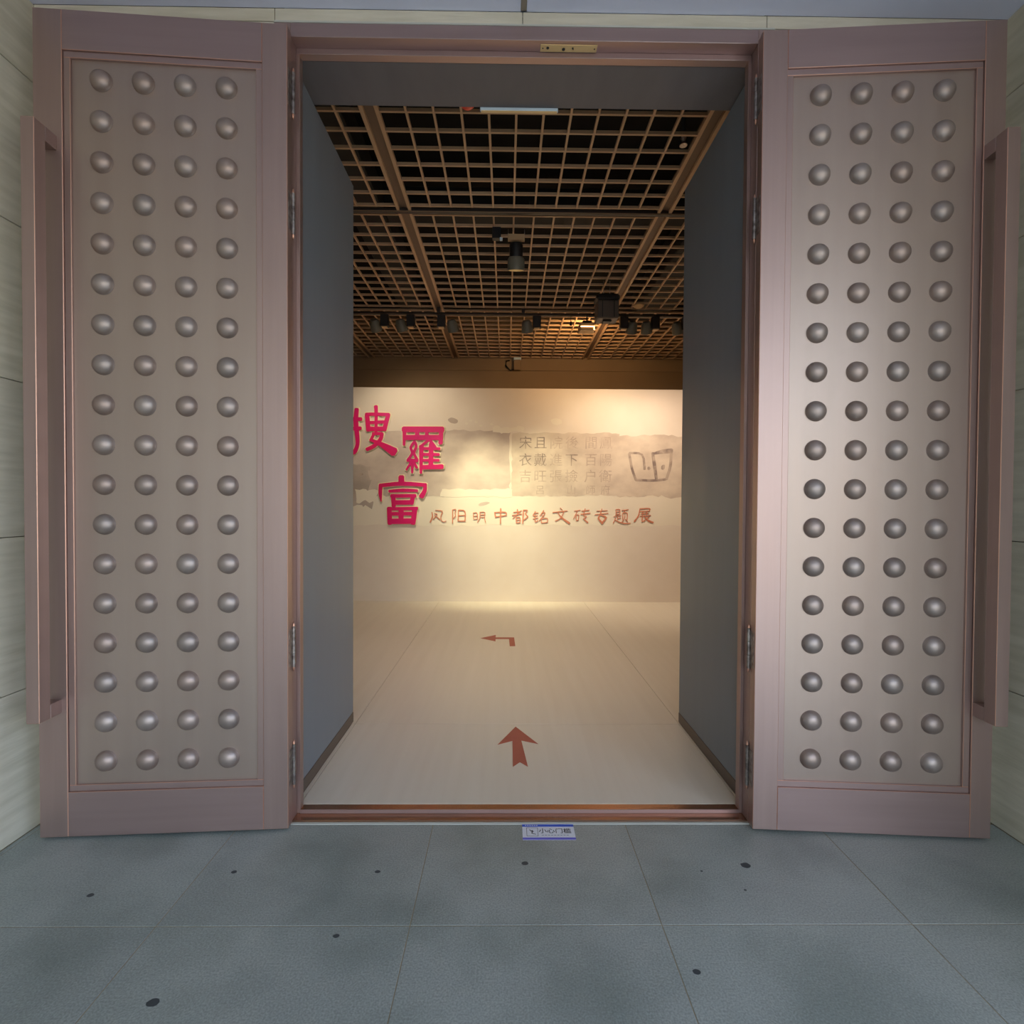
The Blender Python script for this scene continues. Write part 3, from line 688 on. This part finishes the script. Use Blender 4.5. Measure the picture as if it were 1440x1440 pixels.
for u, v in ((655, 596), (668, 594), (675, 599), (690, 597), (661, 592)): blot(u, v, 2.2, 1.5, 0, 'print_pale', 1.2)

# carved inscription columns on the brick print
rowsT = ['宋且院後間鳳', '衣戴進下百陽', '吉旺張撿户衛', '　呂　山師府']
us = [738, 759, 781, 803, 830, 851]; vs_ = [624, 648, 671, 690]
for r, line in enumerate(rowsT):
    for c, ch in enumerate(line):
        if ch == '　': continue
        X, Z = wall_uv(us[c], vs_[r])
        o = text_mesh('inscription', ch, (19 if r < 3 else 14) * KW, 'print_ink' if (c < 2 and r < 2) or (c == 3 and r == 1) else 'print_ink_soft', wb, (X, YB - 0.0028, Z), flat=False)
# the carved stamp
def conv_px(p): return wall_uv(p.x, p.y)
stamp = [([(884, 637), (904, 637), (906, 660)], [3, 3, 3.5]), ([(884, 638), (888, 660), (894, 675)], 3.5), ([(894, 675), (920, 676), (936, 674)], 3.5), ([(917, 637), (920, 655), (923, 675)], [4, 5, 4]),
         ([(918, 638), (930, 635), (944, 634)], [3, 6, 7]), ([(943, 634), (943, 655), (937, 674)], [4, 4, 4])]
char_obj('stamp_outline', stamp, conv_px, YB - 0.0034, YB - 0.0027, 'print_ink', wb)
blot(912, 658.5, 2, 2.6, 0, 'print_ink', 3.4); blot(932, 657, 2.8, 3.6, 0.3, 'print_ink', 3.4)

# a few dark wear spots on the paving
for k, (x, y, r) in enumerate(((1.07, 2.235, 0.022), (0.09, 2.25, 0.016), (-1.12, 1.62, 0.02), (-1.17, 2.2, 0.012), (-0.62, 1.87, 0.012), (-1.68, 2.07, 0.014), (0.86, 2.2, 0.006), (1.0, 2.09, 0.006), (0.66, 1.72, 0.014), (-0.55, 2.2, 0.012))):
    pts = [(x + r * (1 + 0.35 * noise.noise(Vector((t * 1.1, k * 5.0, 0)))) * math.cos(2 * PI * t / 12), y + 0.75 * r * (1 + 0.35 * noise.noise(Vector((t * 1.7, k * 3.0, 2)))) * math.sin(2 * PI * t / 12)) for t in range(12)]
    prism('floor_stain', pts, 'z', 0.0001, 0.0004, 'stain', fl)
